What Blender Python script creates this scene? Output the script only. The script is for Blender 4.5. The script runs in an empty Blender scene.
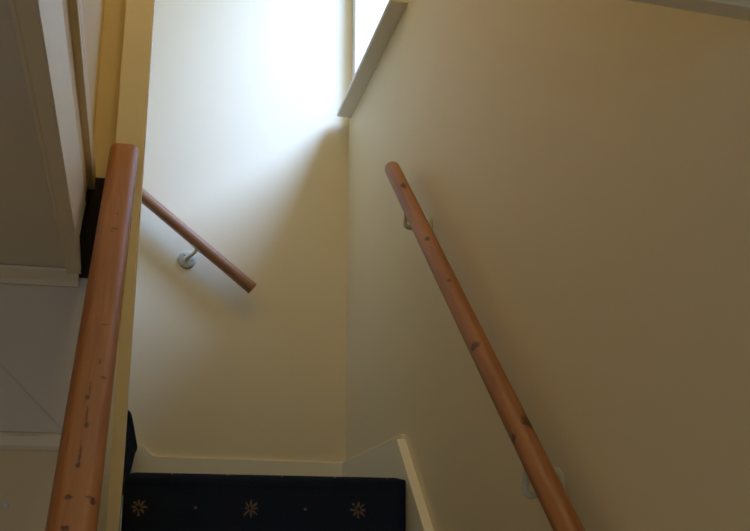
import bpy, bmesh, math, random
from mathutils import Vector, Matrix
random.seed(4)
S = bpy.context.scene
COL = S.collection

# ------------------------------------------------------------------ camera
F = 1057.19
P, YW, RL = math.radians(15.8232), math.radians(12.586), math.radians(.17869)
fwd = Vector((math.sin(YW)*math.cos(P), math.cos(YW)*math.cos(P), math.sin(P)))
rt0 = Vector((math.cos(YW), -math.sin(YW), 0))
up0 = rt0.cross(fwd)
rt = rt0*math.cos(RL) + up0*math.sin(RL)
up = up0*math.cos(RL) - rt0*math.sin(RL)
cam_d = bpy.data.cameras.new('camera')
cam = bpy.data.objects.new('camera', cam_d)
COL.objects.link(cam)
M = Matrix((rt, up, -fwd)).transposed().to_4x4()
M.translation = Vector((0, 0, 1.55))
cam.matrix_world = M
cam_d.sensor_width = 36
cam_d.lens = F/750*36
cam_d.clip_start = .02
S.camera = cam

# ------------------------------------------------------------------ light
W = bpy.data.worlds.new('sky')
S.world = W
W.use_nodes = True
nt = W.node_tree
bg = nt.nodes['Background']
bg.inputs['Color'].default_value = (.58, .85, 1.50, 1)
bg.inputs['Strength'].default_value = 2.2

def area(name, loc, rot, sx, sy, power, color):
    l = bpy.data.lights.new(name, 'AREA')
    l.shape = 'RECTANGLE'; l.size = sx; l.size_y = sy
    l.energy = power; l.color = color
    o = bpy.data.objects.new(name, l)
    o.location = loc; o.rotation_euler = rot
    COL.objects.link(o)
    return o

# hazy bright part of the sky: a very soft sun shining through the stair window
sl_ = bpy.data.lights.new('sun', 'SUN'); sl_.energy = 8.8; sl_.angle = math.radians(30); sl_.color = (.55, .84, 1.62)
sun = bpy.data.objects.new('sun', sl_); COL.objects.link(sun)
sun.rotation_euler = Vector((-.70, .66, -.92)).to_track_quat('-Z', 'Y').to_euler()
area('hall_fill_light', (-.8, -.9, 2.30), (0, 0, 0), .25, .25, 5.5, (1.0, .88, .60))  # unseen fill light added to lift and warm the hall
area('stairwell_fill_light', (.20, 1.9, 5.5), (0, 0, 0), .3, .3, 8.5, (1.0, .85, .48))  # warm overhead fill, added out of view above the stairs
# daylight entering through the stair window (sampling portal for the sky)
po = area('window_portal', (1.06, 3.70, 4.30), (0, math.pi/2, 0), 1.75, 1.05, 1, (1, 1, 1))
po.data.cycles.is_portal = True
po2 = area('fill_window_portal', (-.6, -1.72, 1.5), (math.pi/2, 0, 0), .9, 1.2, 1, (1, 1, 1))  # sky portal for the added fill window behind the camera
po2.data.cycles.is_portal = True
S.view_settings.view_transform = 'Standard'
S.view_settings.look = 'None'
S.view_settings.exposure = 0.0
S.view_settings.gamma = 1
S.view_settings.use_curve_mapping = False
S.cycles.use_denoising = True
S.cycles.max_bounces = 16
S.cycles.diffuse_bounces = 12
S.cycles.sample_clamp_indirect = 0

# ------------------------------------------------------------------ materials
def new_mat(name, rough=.6, spec=.4):
    m = bpy.data.materials.new(name); m.use_nodes = True
    b = m.node_tree.nodes['Principled BSDF']
    b.inputs['Roughness'].default_value = rough
    b.inputs['Specular IOR Level'].default_value = spec
    return m, m.node_tree, b

def paint(name, col, rough=.6, bump=.03, scale=60, var=.03, spec=.3):
    m, t, b = new_mat(name, rough, spec)
    n, l = t.nodes, t.links
    tc = n.new('ShaderNodeTexCoord')
    nz = n.new('ShaderNodeTexNoise'); nz.inputs['Scale'].default_value = scale; nz.inputs['Detail'].default_value = 4
    l.new(tc.outputs['Object'], nz.inputs['Vector'])
    big = n.new('ShaderNodeTexNoise'); big.inputs['Scale'].default_value = 2.3; big.inputs['Detail'].default_value = 3
    l.new(tc.outputs['Object'], big.inputs['Vector'])
    mx = n.new('ShaderNodeMix'); mx.data_type = 'RGBA'
    mx.inputs[6].default_value = (*[c*(1-var) for c in col], 1)
    mx.inputs[7].default_value = (*[min(1, c*(1+var)) for c in col], 1)
    l.new(big.outputs['Fac'], mx.inputs[0]); l.new(mx.outputs[2], b.inputs['Base Color'])
    bp = n.new('ShaderNodeBump'); bp.inputs['Strength'].default_value = bump; bp.inputs['Distance'].default_value = .002
    l.new(nz.outputs['Fac'], bp.inputs['Height']); l.new(bp.outputs['Normal'], b.inputs['Normal'])
    return m

CREAM = (.80, .69, .445)
m_wall = paint('cream_wall_paint', CREAM, .55, .12, 90, .025, .35)
m_ochre = paint('ochre_wall_paint', (.80, .685, .42), .6, .10, 90, .02)
m_trim = paint('cream_gloss_paint', (.86, .79, .59), .38, .03, 30, .02, .5)
m_ceil = paint('grey_white_ceiling_paint', (.80, .76, .655), .75, .08, 80, .02)
m_white = paint('white_gloss_paint', (.84, .86, .86), .4, .02, 30, .03, .5)
m_sill = paint('window_sill_paint', (.78, .76, .68), .4, .03, 40, .02, .5)
m_floor = paint('beige_floor', (.45, .40, .30), .8, .2, 120, .08)
m_brass = paint('cream_metal_enamel', (.56, .55, .38), .3, .02, 40, .03, .6)
m_steel = paint('steel_screw', (.65, .66, .62), .28, .02, 60, .02, .8)
m_steel.node_tree.nodes['Principled BSDF'].inputs['Metallic'].default_value = .9

def wood(name, base, dark, knots, rough=.44, pits=()):
    """pine along local X; knots = (x, y, z, rx, ry, strength, use_z)"""
    m, t, b = new_mat(name, rough, .32)
    n, l = t.nodes, t.links
    tc = n.new('ShaderNodeTexCoord')
    mp = n.new('ShaderNodeMapping'); mp.inputs['Scale'].default_value = (1.3, 26, 26)
    l.new(tc.outputs['Object'], mp.inputs['Vector'])
    nz = n.new('ShaderNodeTexNoise'); nz.inputs['Scale'].default_value = 2.2; nz.inputs['Detail'].default_value = 5
    nz.inputs['Distortion'].default_value = .8
    l.new(mp.outputs['Vector'], nz.inputs['Vector'])
    cr = n.new('ShaderNodeValToRGB')
    cr.color_ramp.elements[0].position = .30; cr.color_ramp.elements[0].color = (*dark, 1)
    cr.color_ramp.elements[1].position = .62; cr.color_ramp.elements[1].color = (*base, 1)
    l.new(nz.outputs['Fac'], cr.inputs['Fac'])
    cur = cr.outputs['Color']
    def mth(op, a, c=None):
        q = n.new('ShaderNodeMath'); q.operation = op
        for i, v in enumerate((a, c)):
            if v is None: continue
            if isinstance(v, (int, float)): q.inputs[i].default_value = v
            else: l.new(v, q.inputs[i])
        return q.outputs[0]
    wn = n.new('ShaderNodeTexNoise'); wn.inputs['Scale'].default_value = 130
    l.new(tc.outputs['Object'], wn.inputs['Vector'])
    for (kx, ky, kz, rx, ry, stg, uz) in knots:
        s = n.new('ShaderNodeVectorMath'); s.operation = 'SUBTRACT'
        l.new(tc.outputs['Object'], s.inputs[0]); s.inputs[1].default_value = (kx, ky, kz)
        d = n.new('ShaderNodeVectorMath'); d.operation = 'MULTIPLY'
        l.new(s.outputs[0], d.inputs[0]); d.inputs[1].default_value = (1/(rx*(1.15 if uz else 1)), 1/(ry*(1.2 if uz else 1)), 1/(ry*1.2) if uz else 0)
        ln = n.new('ShaderNodeVectorMath'); ln.operation = 'LENGTH'
        l.new(d.outputs[0], ln.inputs[0])
        dd = mth('ADD', ln.outputs['Value'], mth('MULTIPLY', mth('SUBTRACT', wn.outputs['Fac'], .5), 1.5))
        mr = n.new('ShaderNodeMapRange'); mr.interpolation_type = 'SMOOTHSTEP'
        l.new(dd, mr.inputs['Value']); mr.inputs['From Min'].default_value = .55; mr.inputs['From Max'].default_value = 1.25
        mr.inputs['To Min'].default_value = stg; mr.inputs['To Max'].default_value = 0
        mx = n.new('ShaderNodeMix'); mx.data_type = 'RGBA'
        l.new(mr.outputs[0], mx.inputs[0]); l.new(cur, mx.inputs[6]); mx.inputs[7].default_value = (.050, .014, .006, 1)
        cur = mx.outputs[2]
    l.new(cur, b.inputs['Base Color'])
    bp = n.new('ShaderNodeBump'); bp.inputs['Strength'].default_value = .08; bp.inputs['Distance'].default_value = .002
    l.new(nz.outputs['Fac'], bp.inputs['Height']); l.new(bp.outputs['Normal'], b.inputs['Normal'])
    return m

m_wood_r = wood('varnished_pine_right', (.41, .172, .055), (.29, .112, .034), [
    (1.5537, .0069, .0235, .020, .0085, .85, 1), (1.1742, .0111, .0219, .012, .0065, .85, 1),
    (.6151, .020, .0142, .012, .012, .8, 1), (.3052, -.008, .0232, .020, .011, .9, 1),
    (.277, .0244, .0024, .010, .008, .8, 1), (.925, .010, .0225, .008, .005, .75, 1), (-.3, .0, .024, .015, .01, .8, 1)])
m_wood_l = wood('varnished_pine_left', (.41, .172, .058), (.31, .118, .036), [
    (1.086, -.006, .033, .008, .010, .55, 0), (1.072, .001, .033, .006, .004, .5, 0), (1.17, -.006, .033, .006, .004, .4, 0),
    (.446, -.024, .033, .006, .005, .75, 0), (.640, -.012, .033, .004, .010, .45, 0), (.50, -.012, .033, .012, .003, .5, 0),
    (.378, .002, .033, .009, .0045, .8, 0), (.405, .000, .033, .025, .0018, .7, 0),
    (.293, -.0024, .033, .009, .0050, .85, 0), (.325, -.001, .033, .030, .0022, .75, 0),
    (.178, .0017, .033, .008, .0050, .9, 0), (.205, .001, .033, .032, .0024, .75, 0),
    (.094, .0106, .033, .006, .0080, .85, 0), (.088, -.0310, .033, .009, .0055, .85, 0), (.095, -.026, .033, .004, .009, .6, 0),
    (.019, .008, .033, .007, .008, .85, 0), (.24, .026, .033, .03, .0012, .4, 0)])
m_wood_f = wood('varnished_pine_far', (.34, .165, .070), (.24, .105, .042), [(1.0, -.02, 0, .01, .006, .6, 1)])
m_dark = wood('dark_gap_fill', (.030, .016, .010), (.016, .009, .006), [], .7)  # near-black colour of the block that stands in for the dark gap

def carpet_mat():
    m, t, b = new_mat('navy_patterned_carpet', 1.0, .05)
    n, l = t.nodes, t.links
    uv = n.new('ShaderNodeUVMap'); uv.uv_map = 'UVMap'
    sp = n.new('ShaderNodeSeparateXYZ'); l.new(uv.outputs['UV'], sp.inputs[0])
    def mth(op, a, c=None, e=None):
        q = n.new('ShaderNodeMath'); q.operation = op
        for i, v in enumerate((a, c, e)):
            if v is None: continue
            if isinstance(v, (int, float)): q.inputs[i].default_value = v
            else: l.new(v, q.inputs[i])
        return q.outputs[0]
    PX, PY = .313, .200
    def cell(ou, ov, px, py):
        u = mth('SUBTRACT', mth('MULTIPLY', mth('FRACT', mth('DIVIDE', mth('ADD', sp.outputs[0], ou), px)), px), px/2)
        v = mth('SUBTRACT', mth('MULTIPLY', mth('FRACT', mth('DIVIDE', mth('ADD', sp.outputs[1], ov), py)), py), py/2)
        return u, v, mth('SQRT', mth('ADD', mth('MULTIPLY', u, u), mth('MULTIPLY', v, v)))
    def soft(val, lo, hi):
        mr = n.new('ShaderNodeMapRange'); mr.interpolation_type = 'SMOOTHSTEP'
        l.new(val, mr.inputs['Value']); mr.inputs['From Min'].default_value = lo; mr.inputs['From Max'].default_value = hi
        mr.inputs['To Min'].default_value = 1; mr.inputs['To Max'].default_value = 0
        return mr.outputs[0]
    # flower: eight thin petals around an open centre
    u, v, r = cell(PX/2 - FU, PY/2 - FV, PX, PY)
    wob = n.new('ShaderNodeTexNoise'); wob.inputs['Scale'].default_value = 90; l.new(uv.outputs['UV'], wob.inputs['Vector'])
    r = mth('ADD', r, mth('MULTIPLY', mth('SUBTRACT', wob.outputs['Fac'], .5), .034))
    ang = mth('ARCTAN2', v, u)
    pet = mth('ABSOLUTE', mth('COSINE', mth('MULTIPLY', ang, 4)))
    lim = mth('ADD', mth('MULTIPLY', mth('POWER', pet, 1.3), .019), .004)
    fl = mth('MULTIPLY', soft(mth('SUBTRACT', r, lim), -.002, .002), mth('SUBTRACT', 1, soft(r, .003, .0065)))
    # small dot beside each flower and a row of dots between the flower rows
    u2, v2, r2 = cell(0 - FU, PY/2 - FV, PX, PY)
    d1 = soft(r2, .0025, .0055)
    u3, v3, r3 = cell(PX/4 - .013 + PX/8 + .0, -FV + .012, PX/2, PY)
    d2 = soft(r3, .0020, .0045)
    mask = mth('MINIMUM', mth('ADD', mth('ADD', mth('MULTIPLY', fl, .75), mth('MULTIPLY', d1, .8)), mth('MULTIPLY', d2, .7)), 1)
    tc = n.new('ShaderNodeTexCoord')
    nz = n.new('ShaderNodeTexNoise'); nz.inputs['Scale'].default_value = 420; nz.inputs['Detail'].default_value = 3
    l.new(tc.outputs['Object'], nz.inputs['Vector'])
    nb = n.new('ShaderNodeTexNoise'); nb.inputs['Scale'].default_value = 130
    l.new(tc.outputs['Object'], nb.inputs['Vector'])
    mask2 = mth('MULTIPLY', mask, mth('ADD', mth('MULTIPLY', nb.outputs['Fac'], 1.0), .35))
    cr = n.new('ShaderNodeValToRGB')
    cr.color_ramp.elements[0].position = .3; cr.color_ramp.elements[0].color = (.014, .020, .036, 1)
    cr.color_ramp.elements[1].position = .7; cr.color_ramp.elements[1].color = (.028, .039, .068, 1)
    l.new(nz.outputs['Fac'], cr.inputs['Fac'])
    mx = n.new('ShaderNodeMix'); mx.data_type = 'RGBA'
    l.new(mask2, mx.inputs[0]); l.new(cr.outputs[0], mx.inputs[6]); mx.inputs[7].default_value = (.30, .21, .15, 1)
    l.new(mx.outputs[2], b.inputs['Base Color'])
    bp = n.new('ShaderNodeBump'); bp.inputs['Strength'].default_value = .9; bp.inputs['Distance'].default_value = .004
    l.new(nz.outputs['Fac'], bp.inputs['Height']); l.new(bp.outputs['Normal'], b.inputs['Normal'])
    return m
FU, FV = .043, .097       # flower column and row on the unrolled carpet
m_carpet = carpet_mat()

def glass_mat():
    m = bpy.data.materials.new('window_glass'); m.use_nodes = True
    t = m.node_tree; n, l = t.nodes, t.links
    n.remove(n['Principled BSDF'])
    tr = n.new('ShaderNodeBsdfTransparent'); gl = n.new('ShaderNodeBsdfGlossy'); gl.inputs['Roughness'].default_value = .02
    mx = n.new('ShaderNodeMixShader'); mx.inputs[0].default_value = .05
    l.new(tr.outputs[0], mx.inputs[1]); l.new(gl.outputs[0], mx.inputs[2])
    l.new(mx.outputs[0], n['Material Output'].inputs['Surface'])
    return m
m_glass = glass_mat()

# ------------------------------------------------------------------ mesh helpers
def link(name, bm, mat, parent=None, smooth=False, mw=None):
    bmesh.ops.recalc_face_normals(bm, faces=bm.faces)
    me = bpy.data.meshes.new(name); bm.to_mesh(me); bm.free()
    me.materials.append(mat)
    for p in me.polygons: p.use_smooth = smooth
    o = bpy.data.objects.new(name, me); COL.objects.link(o)
    if mw is not None: o.matrix_world = mw
    if parent is not None:
        o.parent = parent
    return o

def box_bm(x0, x1, y0, y1, z0, z1, bev=0, seg=2, bm=None):
    own = bm is None
    b2 = bmesh.new()
    bmesh.ops.create_cube(b2, size=1)
    for v in b2.verts:
        v.co = Vector(((x0+x1)/2+v.co.x*(x1-x0), (y0+y1)/2+v.co.y*(y1-y0), (z0+z1)/2+v.co.z*(z1-z0)))
    if bev: bmesh.ops.bevel(b2, geom=b2.edges[:], offset=bev, segments=seg, affect='EDGES', profile=.5)
    if own: return b2
    me = bpy.data.meshes.new('t'); b2.to_mesh(me); b2.free(); bm.from_mesh(me); bpy.data.meshes.remove(me)
    return bm

def prism_bm(poly, axis, a, b, bev=0, bm=None):
    """poly = list of 2D points in the remaining axes order, extruded along axis from a to b"""
    b2 = bmesh.new()
    def mk(p, t):
        if axis == 'x': return Vector((t, p[0], p[1]))
        if axis == 'y': return Vector((p[0], t, p[1]))
        return Vector((p[0], p[1], t))
    va = [b2.verts.new(mk(p, a)) for p in poly]; vb = [b2.verts.new(mk(p, b)) for p in poly]
    b2.faces.new(va); b2.faces.new(vb[::-1])
    k = len(poly)
    for i in range(k): b2.faces.new((va[i], va[(i+1) % k], vb[(i+1) % k], vb[i]))
    if bev: bmesh.ops.bevel(b2, geom=b2.edges[:], offset=bev, segments=2, affect='EDGES', profile=.5)
    if bm is None: return b2
    me = bpy.data.meshes.new('t'); b2.to_mesh(me); b2.free(); bm.from_mesh(me); bpy.data.meshes.remove(me)
    return bm

def tube_bm(pts, r, seg=20, bm=None, caps=True):
    """smooth swept tube through pts; r a number or a list"""
    bm = bm or bmesh.new()
    pts = [Vector(p) for p in pts]
    rs = r if isinstance(r, (list, tuple)) else [r]*len(pts)
    rings = []; ref = None
    for i, p in enumerate(pts):
        t = (pts[min(i+1, len(pts)-1)]-pts[max(i-1, 0)]).normalized()
        if ref is None:
            ref = t.orthogonal().normalized()
        ref = (ref - t*ref.dot(t)).normalized()
        s = t.cross(ref)
        rings.append([bm.verts.new(p + (ref*math.cos(a)+s*math.sin(a))*rs[i]) for a in [2*math.pi*k/seg for k in range(seg)]])
    for i in range(len(rings)-1):
        for k in range(seg):
            bm.faces.new((rings[i][k], rings[i][(k+1) % seg], rings[i+1][(k+1) % seg], rings[i+1][k]))
    if caps:
        bm.faces.new(rings[0][::-1]); bm.faces.new(rings[-1])
    return bm

def loft_bm(section, xs, scales):
    """closed section (y,z) lofted along local X with per-station scale"""
    bm = bmesh.new(); rings = []
    for x, s in zip(xs, scales):
        rings.append([bm.verts.new((x, p[0]*s, p[1]*s)) for p in section])
    k = len(section)
    for i in range(len(rings)-1):
        for j in range(k):
            bm.faces.new((rings[i][j], rings[i][(j+1) % k], rings[i+1][(j+1) % k], rings[i+1][j]))
    bm.faces.new(rings[0][::-1]); bm.faces.new(rings[-1])
    return bm

def tag(o, label=None, cat=None, group=None, kind=None):
    if label: o['label'] = label
    if cat: o['category'] = cat
    if group: o['group'] = group
    if kind: o['kind'] = kind
    return o

def empty(name, loc=(0, 0, 0)):
    o = bpy.data.objects.new(name, None); o.empty_display_size = .1
    o.location = loc; COL.objects.link(o); return o

def struct(name, bm, mat, label, parent=None, smooth=False):
    o = link(name, bm, mat, parent, smooth)
    if parent is None: o['kind'] = 'structure'; o['label'] = label
    return o

def child(o, par):
    """parent keeping world placement (parents here are Empties with translation only)"""
    bpy.context.view_layer.update()
    mw = o.matrix_world.copy(); o.parent = par; o.matrix_parent_inverse = par.matrix_world.inverted(); o.matrix_world = mw
    return o

# ------------------------------------------------------------------ dimensions
XR = .82            # right wall
YF = 4.207          # far wall
YS = 3.12           # wall between hall and upper flight
XL = -.185          # left edge of the stairwell
ZC = 2.36           # hall ceiling
ZT = 5.6            # ceiling over the stairwell
RISE, GO = .1998, .2257
YN = 3.10           # nosing of the landing
ZL = 9*RISE         # landing level
WY0, WY1, WZ0, WZ1 = 3.20, YF, 3.437, 5.15   # window opening

# ------------------------------------------------------------------ the setting
struct('floor', box_bm(-1.6, XR+.2, -1.7, YS, -.1, 0), m_floor, 'beige floor of the hall at the foot of the stairs')
# right wall with the window opening (thick wall, opening reaches the far corner)
bm = bmesh.new()
box_bm(XR, XR+.24, -1.7, YF+.2, -.1, WZ0, bm=bm)
box_bm(XR, XR+.24, -1.7, YF+.2, WZ1, ZT+.1, bm=bm)
box_bm(XR, XR+.24, -1.7, WY0, WZ0, WZ1, bm=bm)
box_bm(XR, XR+.24, WY1, YF+.2, WZ0, WZ1, bm=bm)
struct('wall_right', bm, m_wall, 'plain cream wall on the right, carrying the long handrail and the window')
struct('wall_far', box_bm(-2.6, XR, YF, YF+.2, -.1, ZT+.1), m_wall, 'cream far wall behind the landing, brightly lit at the top')
# wall between the hall and the upper flight, left of the post
struct('wall_left', box_bm(-1.6, -.1195, YS, YS+.06, 0, ZC), m_ceil, 'pale grey wall seen under the ceiling left of the thick handrail')
struct('wall_upper_left', box_bm(-1.6, -.1195, YS, YS+.06, ZC+.001, ZT), m_ochre, 'ochre wall at the top left beside the cream post')
struct('wall_landing_left', box_bm(XL-.06, XL, -1.5, YS, 2.691, ZT), m_ochre, 'ochre upstairs wall above the white fascia at top left')
struct('wall_hall_left', box_bm(-1.7, -1.6, -1.7, YS+.06, 0, ZC+.1), m_wall, 'left wall of the hall, outside the picture')
bm = bmesh.new()
box_bm(-1.6, -1.05, -1.7, -1.6, 0, ZT, bm=bm); box_bm(-.15, XR, -1.7, -1.6, 0, ZT, bm=bm)
box_bm(-1.05, -.15, -1.7, -1.6, 0, .9, bm=bm); box_bm(-1.05, -.15, -1.7, -1.6, 2.1, ZT, bm=bm)
struct('wall_back', bm, m_wall, 'wall behind the camera with an opening added for fill light')
struct('wall_stair_end', box_bm(-2.7, -2.6, YS, YF+.2, -.1, ZT), m_wall, 'end wall of the upper flight, hidden')
# hall ceiling and the stairwell ceiling
struct('ceiling', box_bm(-1.6, -.228, -1.6, YS, ZC+.016, ZC+.12), m_ceil, 'grey white hall ceiling at the upper left')
struct('ceiling_front', box_bm(-.228, XR, -1.6, 1.10, ZC+.016, ZC+.12), m_ceil, 'hall ceiling in front of the stair foot')
struct('ceiling_stairwell', box_bm(-2.6, XR, 1.1, YF, ZT, ZT+.1), m_white, 'white ceiling above the stairwell')
struct('wall_stairwell_front', box_bm(XL, XR, 1.10, 1.145, ZC+.0, ZT), m_wall, 'wall above the header, facing the stairwell')
struct('floor_landing', box_bm(-2.6, -1.1, YS+.06, YF, 2.50, 2.585), m_floor, 'upper floor beyond the upper flight')

# trim along the hall ceiling: flat board with a bead on its left edge
bm = bmesh.new()
box_bm(-.222, XL-.002, -1.5, YS-.045, ZC, ZC+.03, .0015, bm=bm)
tube_bm([(-.222, -1.5, ZC+.006), (-.222, YS-.045, ZC+.004)], .0065, 12, bm=bm)
box_bm(-.230, -.222, -1.5, YS-.0, ZC+.008, ZC+.03, .002, bm=bm)
struct('trim_1', bm, m_trim, 'olive cream trim board along the ceiling edge at upper left')
# cross coving at the far end of the hall ceiling
bm = bmesh.new()
prism_bm([(YS, ZC+.014), (YS-.050, ZC+.014), (YS-.050, ZC+.006), (YS-.035, ZC-.006), (YS-.018, ZC-.016), (YS-.012, ZC-.030), (YS, ZC-.030)], 'x', -1.6, -.195, bm=bm)
struct('trim_2', bm, m_trim, 'thin coving line where the pale grey wall meets the ceiling')
# picture rail band
bm = bmesh.new()
prism_bm([(YS, 1.852), (YS-.014, 1.855), (YS-.020, 1.866), (YS-.020, 1.892), (YS-.012, 1.902), (YS, 1.905)], 'x', -1.6, -.13, bm=bm)
struct('trim_3', bm, m_trim, 'cream rail across the wall left of the thick handrail')
# lower wall finish is cream paint
struct('wall_left_lower', box_bm(-1.6, -.13, YS-.006, YS, 0, 1.856), m_wall, 'cream wall surface below the cream rail at lower left')
# joint line of the string behind the plaster: a shallow raised board edge on the grey wall
bm = bmesh.new()
def zj(x): return 1.918 - (x+.207)*(2.073-1.918)/.160
box = [(-.125, 1.906), (-.195, 1.906), (-.59, zj(-.59)), (-1.5, zj(-.59)), (-1.5, 1.906)]
prism_bm([(-1.5, 1.906), (-.200, 1.906), (-.59, zj(-.59)-.003), (-1.5, zj(-.59)-.003)], 'y', YS-.006, YS-.0001, bm=bm)
prism_bm([(-.192, 1.906), (-.125, 1.906), (-.125, 2.325), (-1.5, 2.325), (-1.5, zj(-.59)+.0005), (-.59, zj(-.59)+.0005)], 'y', YS-.006, YS-.0001, bm=bm)
struct('trim_4', bm, m_ceil, 'pale panel with a thin diagonal edge left of the thick handrail')

# fascia, near-black block standing in for the dark gap beyond it, nosing moulding
fas = prism_bm([(-1.5, ZC+.001), (3.03, ZC+.001), (2.83, 2.400), (2.985, 2.548), (-1.5, 2.548)], 'x', XL-.028, XL, .0008)
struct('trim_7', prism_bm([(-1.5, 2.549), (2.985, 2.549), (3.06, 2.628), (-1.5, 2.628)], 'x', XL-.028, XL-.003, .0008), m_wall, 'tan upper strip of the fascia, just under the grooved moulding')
struct('trim_5', fas, m_white, 'white fascia board under the upper floor edge, lit by the window')
bm = bmesh.new()
prof = [(XL, 2.629), (XL+.013, 2.629), (XL+.015, 2.632), (XL+.015, 2.646), (XL+.006, 2.649), (XL+.015, 2.652), (XL+.015, 2.664), (XL+.006, 2.667), (XL+.015, 2.670), (XL+.015, 2.684), (XL+.011, 2.690), (XL-.03, 2.690), (XL-.03, 2.629)]
prism_bm(prof, 'y', -1.5, YS-.001, bm=bm)
struct('trim_6', bm, m_trim, 'grooved cream moulding between the fascia and the ochre wall')
bm = prism_bm([(3.034, ZC+.001), (3.119, ZC+.001), (3.119, 2.627), (3.063, 2.627), (2.836, 2.399)], 'x', XL-.026, XL-.001)  # added block, its near-black colour stands in for the dark gap
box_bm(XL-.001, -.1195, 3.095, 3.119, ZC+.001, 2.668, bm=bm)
o = link('dark_gap_block', bm, m_dark)
tag(o, 'near black stand-in block filling the dark gap left of the thick handrail', 'block')

# header over the stair foot
hd = empty('stair_header', (.3, 1.16, 2.286))
bm = bmesh.new()
dz = .053
v = prism_bm([(XL, 2.286+dz*.80), (XR-.002, 2.286-dz*.12), (XR-.002, 2.376), (XL, 2.376)], 'y', 1.146, 1.18, .002, bm=bm)
o = child(link('header_board', bm, m_trim), hd)
tag(hd, 'cream header board crossing the top right corner of the picture', 'beam')

# baseboards
def skirt_profile(y): # board against a wall at y, facing -y
    return None
bm = bmesh.new()
zt = 1.9445
prism_bm([(-.75, ZL-.1), (XR-.001, ZL-.03), (XR-.001, zt), (.066, zt), (-.75, zt+.88*.816)], 'y', YF-.016, YF, .004, bm=bm)
struct('baseboard_far', bm, m_trim, 'cream skirting board along the far wall behind the carpet')
bm = bmesh.new()
prism_bm([(3.227, ZL-.03), (YF-.012, ZL-.03), (YF-.012, zt), (3.227, zt)], 'x', XR-.016, XR, .003, bm=bm)
struct('baseboard_right', bm, m_trim, 'short cream skirting board on the right wall beside the landing')

# ------------------------------------------------------------------ window
win = empty('window_1', (XR+.02, (WY0+WY1)/2, WZ0)); tag(win, 'bright white window at the top, set in the right wall', None, None, 'structure')
FX0, FX1 = XR+.012, XR+.06
bm = bmesh.new()
fw = .040
box_bm(FX0, FX1, WY0, WY0+fw, WZ0, WZ1, .003, bm=bm); box_bm(FX0, FX1, WY1-.062, WY1-.001, WZ0, WZ1, .003, bm=bm)
box_bm(FX0, FX1, WY0+fw, WY1-.062, WZ0, WZ0+.03, .003, bm=bm); box_bm(FX0, FX1, WY0+fw, WY1-.062, WZ1-fw, WZ1, .003, bm=bm)
child(link('window_frame', bm, m_white), win)
child(link('window_pane', box_bm(XR+.034, XR+.038, WY0+.03, WY1-.02, WZ0+.02, WZ1-.02), m_glass), win)
sill = child(link('window_sill', box_bm(XR-.063, XR+.011, 3.163, 4.165, 3.417, WZ0, .006, 3), m_sill, None, True), win)

w2 = empty('fill_window', (-.6, -1.65, .9)); tag(w2, 'unseen window behind the camera, added for fill light', None, None, 'structure')
bm = bmesh.new()  # window added out of view to let fill daylight into the hall
for (a, b, c, d) in ((-1.05, -1.0, .9, 2.1), (-.2, -.15, .9, 2.1), (-1.0, -.2, .9, .95), (-1.0, -.2, 2.05, 2.1), (-.62, -.58, .95, 2.05)):
    box_bm(a, b, -1.68, -1.63, c, d, .003, bm=bm)
child(link('window_frame', bm, m_white), w2)
child(link('window_pane', box_bm(-1.0, -.2, -1.657, -1.653, .95, 2.05), m_glass), w2)

# ------------------------------------------------------------------ staircase
st = empty('staircase', (.4, 1.29, 0))
tag(st, 'straight flight with cream painted strings rising to the landing', 'staircase')
XC0, XC1 = -.026, .786       # between panel/post and the right string
# solid timber core (treads, risers and landing), one mesh
pts = []
for k in range(9):
    y = YN - (8-k)*GO
    pts += [(y+.005, k*RISE), (y+.005, (k+1)*RISE-.030), (y+.004, (k+1)*RISE-.030), (y+.004, (k+1)*RISE-.008)]
pts = pts + [(YF-.018, ZL-.008), (YF-.018, ZL-.12), (YN+.1, ZL-.25), (YN-8*GO+.3, 0)]
child(link('steps', prism_bm(pts, 'x', XC0-.001, XC1+.002), m_floor), st)
# right string: inner face .79, top edge 3 cm above the nosing line, cut square at the top
ysl = .905
def zs(y): return 1.931 + (y-3.226)*ysl
strg = prism_bm([(3.226, ZL+.003), (3.226, zs(3.226)), (1.15, zs(1.15)), (1.15, 0.001), (1.35, 0.001), (3.0, 1.50)], 'x', .7905, XR-.0005, .0025)
o = child(link('string_board', strg, m_trim), st)
# upper flight rising to the left behind the post
pts = []
UX = -.030
for k in range(4):
    x = UX - k*GO
    z = ZL+k*RISE
    pts += [(x-.044, z-.008 if k else ZL-.3), (x-.044, z), (x-.012, z+RISE-.032), (x-.004, z+RISE-.030), (x-.004, z+RISE-.008)]
pts += [(-1.1, ZL+4*RISE-.008), (-1.1, ZL+4*RISE-.3)]
child(link('upper_steps', prism_bm(pts, 'y', YS+.075, YF-.018), m_floor), st)

def rounded_run(steps_pts, r_n=.016, r_i=.008):
    """turn a polyline (a, z) into one with rounded corners; returns points"""
    out = [Vector(steps_pts[0])]
    for i in range(1, len(steps_pts)-1):
        p = Vector(steps_pts[i]); a = (Vector(steps_pts[i-1])-p); b = (Vector(steps_pts[i+1])-p)
        r = min(r_n, a.length*.45, b.length*.45)
        a.normalize(); b.normalize()
        for q in range(6):
            t = q/5
            out.append((p+a*r)*(1-t)**2 + p*2*t*(1-t) + (p+b*r)*t*t)
    out.append(Vector(steps_pts[-1]))
    return out

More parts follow.
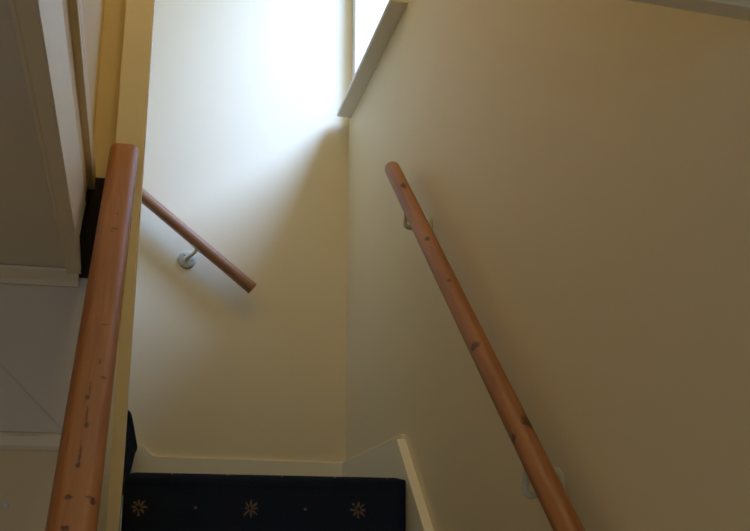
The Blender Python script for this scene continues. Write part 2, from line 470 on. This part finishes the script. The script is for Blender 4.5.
def carpet(name, line, axis, c0, c1, thick, u0):
    """carpet of real thickness: closed slab following the line, wide from c0 to c1"""
    n = len(line)
    nor = []
    for i in range(n):
        t = (line[min(i+1, n-1)]-line[max(i-1, 0)]).normalized()
        nor.append(Vector((-t.y, t.x)))
    bm = bmesh.new(); uvl = bm.loops.layers.uv.new('UVMap')
    L = [0]
    for i in range(1, n): L.append(L[-1]+(line[i]-line[i-1]).length)
    NW = 28
    def pt(i, c, off):
        p = line[i]+nor[i]*off
        return (c, p.x, p.y) if axis == 'x' else (p.x, c, p.y)
    cs = [c0+(c1-c0)*j/NW for j in range(NW+1)]
    er = thick*.6
    top = [[bm.verts.new(pt(i, c, thick - (er if j in (0, NW) else 0))) for j, c in enumerate(cs)] for i in range(n)]
    bot = [[bm.verts.new(pt(i, c, 0)) for c in (c0, c1)] for i in range(n)]
    def f(vs, uvs):
        fc = bm.faces.new(vs)
        for lp, q in zip(fc.loops, uvs): lp[uvl].uv = q
    for i in range(n-1):
        for j in range(NW):
            f((top[i][j], top[i+1][j], top[i+1][j+1], top[i][j+1]),
              [(cs[j]-u0, L[i]-L0[name]), (cs[j]-u0, L[i+1]-L0[name]), (cs[j+1]-u0, L[i+1]-L0[name]), (cs[j+1]-u0, L[i]-L0[name])])
        z4 = [(.08, .03)]*4
        f((top[i][0], bot[i][0], bot[i+1][0], top[i+1][0]), z4)
        f((top[i][-1], top[i+1][-1], bot[i+1][1], bot[i][1]), z4)
        f((bot[i][0], bot[i][1], bot[i+1][1], bot[i+1][0]), z4)
    return bm
# profile of the lower flight, risers lean in under a small nosing
prof = [(YN-8*GO+.002, 0.0)]
for k in range(9):
    y = YN-(8-k)*GO
    prof += [(y+.002, (k+1)*RISE-.034), (y, (k+1)*RISE-.028), (y, (k+1)*RISE-.007)]
    if k < 8: prof += [(y+GO+.002, (k+1)*RISE-.007)]
prof += [(YF-.017, ZL-.007)]
ln = rounded_run(prof)
acc = 0; best = 0
for i in range(1, len(ln)):
    acc += (ln[i]-ln[i-1]).length
    if ln[i].y < 8*RISE+.0 and ln[i].x > YN-.01-GO*0: pass
# distance along the carpet of the foot of the last riser
acc = 0; L0 = {}
foot = 0
for i in range(1, len(ln)):
    acc += (ln[i]-ln[i-1]).length
    if abs(ln[i].x-(YN+.002)) < .004 and ln[i].y < 8*RISE+.012 and ln[i].y > 8*RISE-.012: foot = acc
L0['stair_carpet'] = foot; L0['carpet_upper'] = 0
o = link('stair_carpet', carpet('stair_carpet', ln, 'x', XC0, XC1, .009, XC0), m_carpet, None, True)
tag(o, 'navy blue stair carpet with small tan flower motifs on the steps and landing', 'carpet')
prof = [(UX-.034, ZL+.004)]
for k in range(4):
    x = UX-k*GO; z = ZL+(k+1)*RISE
    prof += [(x-.005, z-.034), (x, z-.028), (x, z-.007)]
    if k < 3: prof += [(x-GO-.034, z-.007)]
prof += [(-1.1, ZL+4*RISE-.007)]
ln = [Vector((p.x, p.y)) for p in rounded_run(prof)]
ln2 = ln[::-1]
cb = carpet('carpet_upper', ln2, 'y', YS+.065, YF-.018, .009, 0)
for v in cb.verts:
    v.co.x += (v.co.y-YS-.065)*.026
    v.co.z -= .012*math.exp(-(v.co.y-YS-.065)/.08)
o = link('stair_carpet', cb, m_carpet, None, True)
tag(o, 'navy carpet of the upper flight, a dark blue sliver beside the cream post', 'carpet')

# ------------------------------------------------------------------ post and panel on the left
o = link('post', box_bm(-.1185, -.031, 3.055, YS+.064, 0.0, ZT-.001, .003), m_trim)
tag(o, 'tall cream post rising behind the upper end of the thick handrail', 'post')
LA, LB = Vector((-.098, 1.87, 1.572)), Vector((-.089, 3.0, 2.704))
lt = (LB-LA).normalized()
def zrail(y): return LA.z+(y-LA.y)*lt.z/lt.y
pan = prism_bm([(1.15, 0), (3.054, 0), (3.054, zrail(3.054)-.046), (1.15, zrail(1.15)-.046)], 'x', -.125, -.066, .003)
o = link('balustrade_panel', pan, m_trim)
tag(o, 'cream panel edge below the thick handrail, left of the carpet', 'panel')

# ------------------------------------------------------------------ handrails
def frame(A, B):
    t = (Vector(B)-Vector(A)).normalized()
    side = Vector((0, 0, 1)).cross(t).normalized(); upv = t.cross(side)
    m = Matrix((t, side, upv)).transposed().to_4x4(); m.translation = Vector(A); return m
def round_section(r, flat=None, n=40):
    out = []
    for k in range(n):
        a = 2*math.pi*k/n; y, z = r*math.cos(a), r*math.sin(a)
        if flat is not None and z < -flat: z = -flat
        out.append((y, z))
    return out
def rrect(w, h, r, n=8):
    out = []
    for cx, cy, a0 in ((w/2-r, h/2-r, 0), (-w/2+r, h/2-r, 90), (-w/2+r, -h/2+r, 180), (w/2-r, -h/2+r, 270)):
        for k in range(n+1):
            a = math.radians(a0+90*k/n); out.append((cx+r*math.cos(a), cy+r*math.sin(a)))
    return out
def ends(x0, x1, re0, re1, d0=.35, d1=.35, n=6):
    xs, sc = [], []
    for k in range(n):
        t = k/(n-1)*math.pi/2; xs.append(x0+re0*(1-math.sin(t))) if 0 else None
    for k in range(n+1):
        t = math.pi/2*k/n; xs.append(x0+re0*(1-math.cos(t))); sc.append((1-d0)+d0*math.sin(t))
    m = 40
    for k in range(1, m): xs.append(x0+re0+(x1-re1-x0-re0)*k/m); sc.append(1)
    for k in range(n+1):
        t = math.pi/2*(1-k/n); xs.append(x1-re1*(1-math.cos(t))); sc.append((1-d1)+d1*math.sin(t))
    xs = [x for x in xs if x is not None]
    return xs, sc

def bracket(par, wall_pt, wall_n, rail_pt, t, up_v, r, reach=.95, drop=.06, sag=0):
    """rosette on the wall, bent arm, saddle under the rail. wall_n points into the room"""
    wall_pt = Vector(wall_pt); n = Vector(wall_n); rail_pt = Vector(rail_pt)
    bk = bmesh.new()
    # rosette: lathe about n
    u = Vector((0, 0, 1)); v = n.cross(u).normalized()
    prof = [(.001, .037), (.006, .036), (.0085, .031), (.0085, .012), (.010, .0001)]
    rings = []
    for (d, rr) in prof:
        rings.append([bk.verts.new(wall_pt+n*d+(u*math.cos(a)+v*math.sin(a))*rr) for a in [2*math.pi*k/32 for k in range(32)]])
    for i in range(len(rings)-1):
        for k in range(32): bk.faces.new((rings[i][k], rings[i][(k+1) % 32], rings[i+1][(k+1) % 32], rings[i+1][k]))
    bk.faces.new(rings[0][::-1]); bk.faces.new(rings[-1])
    rose = link('rosette', bk, m_brass, None, True)
    child(rose, par)
    for k in range(3):
        a = 2*math.pi*k/3+.5
        c = wall_pt+(u*math.cos(a)+v*math.sin(a))*.022
        sb = tube_bm([c+n*.006, c+n*.0098, c+n*.0108], [.0045, .0045, .0026], 12)
        s = link('screw', sb, m_steel, None, True); child(s, rose)
    # arm: leaves the wall, turns up under the rail
    p0 = wall_pt+n*.004; p3 = rail_pt - up_v*(r+.004)
    out = rail_pt + n*0 ; 
    p1 = p0 + n*(abs((rail_pt-wall_pt).dot(n))*reach); p1 = p1 - Vector((0, 0, sag)); p2 = p3 - Vector((0, 0, drop))
    pts = []
    for k in range(17):
        s = k/16; pts.append(p0*(1-s)**3+p1*3*s*(1-s)**2+p2*3*s*s*(1-s)+p3*s**3)
    child(link('arm', tube_bm(pts, [.0085 - .002*min(1, k/8) for k in range(17)], 14), m_brass, None, True), par)
    # saddle plate
    side = t.cross(up_v).normalized()
    sb = bmesh.new(); rows = []
    for i in range(9):
        x = -.028+.056*i/8; w = .011*math.sqrt(max(.12, 1-(x/.029)**2))
        for (yy, zz) in ((-w, 0), (w, 0), (w, .0035), (-w, .0035)):
            pass
        rows.append([sb.verts.new(rail_pt-up_v*(r+.0036)+t*x+side*yy+up_v*zz) for (yy, zz) in ((-w, 0), (w, 0), (w, .0033), (-w, .0033))])
    for i in range(8):
        for k in range(4): sb.faces.new((rows[i][k], rows[i][(k+1) % 4], rows[i+1][(k+1) % 4], rows[i+1][k]))
    sb.faces.new(rows[0][::-1]); sb.faces.new(rows[-1])
    child(link('saddle', sb, m_brass), par)

# right rail
RA, RB = Vector((.756, 1.8, 1.606)), Vector((.75, 3.11, 2.782))
fr = frame(RA, RB); rtv = (RB-RA).normalized(); rup = fr.to_3x3() @ Vector((0, 0, 1))
hr = empty('handrail', (XR, 2.0, 1.7))
tag(hr, 'long round pine handrail with dark knots climbing the right wall', 'handrail')
xs, sc = ends(-.95, (RB-RA).length+.015, .010, .022, .4, .75, 10)
sec = round_section(.0255, .0210)
child(link('rail', loft_bm(sec, xs, sc), m_wood_r, None, True, fr), hr)
for s, yo, zo, sg, dr in ((1.50, .005, .085, 0, .07), (.25, .010, .072, .035, .075)):
    rp = RA+rtv*s
    bracket(hr, (XR, rp.y+yo, rp.z-zo), (-1, 0, 0), rp, rtv, rup, .0205, 1.4, dr, sg)

# left thick rail
fr = frame(LA, LB); lup = fr.to_3x3() @ Vector((0, 0, 1))
hr = empty('handrail', (-.088, 2.2, 1.9))
tag(hr, 'thick broad pine handrail in the left foreground with small dark pits', 'handrail')
xs, sc = ends(-.78, (3.028-LA.y)/lt.y, .012, .020, .25, .28, 8)
child(link('rail', loft_bm(rrect(.083, .062, .022), xs, sc), m_wood_l, None, True, fr), hr)

# far rail on the far wall, climbing to the left
FA, FB = Vector((-.95, 4.137, 3.700)), Vector((.418, 4.137, 2.620))
fr = frame(FB, FA); ftv = (FA-FB).normalized(); fup = fr.to_3x3() @ Vector((0, 0, 1))
hr = empty('handrail', (.15, YF, 2.8))
tag(hr, 'short round pine handrail sloping down to the right on the far wall', 'handrail')
xs, sc = ends(0, (FA-FB).length, .003, .003, .08, .08, 3)
child(link('rail', loft_bm(round_section(.0255, .0210), xs, sc), m_wood_f, None, True, fr), hr)
rp = FB+ftv*((.415-.198)/abs(ftv.x))
bracket(hr, (.154, YF, 2.744), (0, -1, 0), rp, ftv, fup, .0210, .75, .02)
rp = FB+ftv*1.35
bracket(hr, (rp.x-.035, YF, rp.z-.08), (0, -1, 0), rp, ftv, fup, .0195)

# small screw head on the lower left wall, white colour stands in for its shine
bm = tube_bm([(-.339, YS-.0055, 1.705), (-.339, YS-.009, 1.705), (-.339, YS-.0105, 1.705)], [.008, .008, .005], 14)
o = link('screw', bm, m_white, None, True)
tag(o, 'tiny screw head in the cream wall at the lower left edge, coloured white for its shine', 'screw')
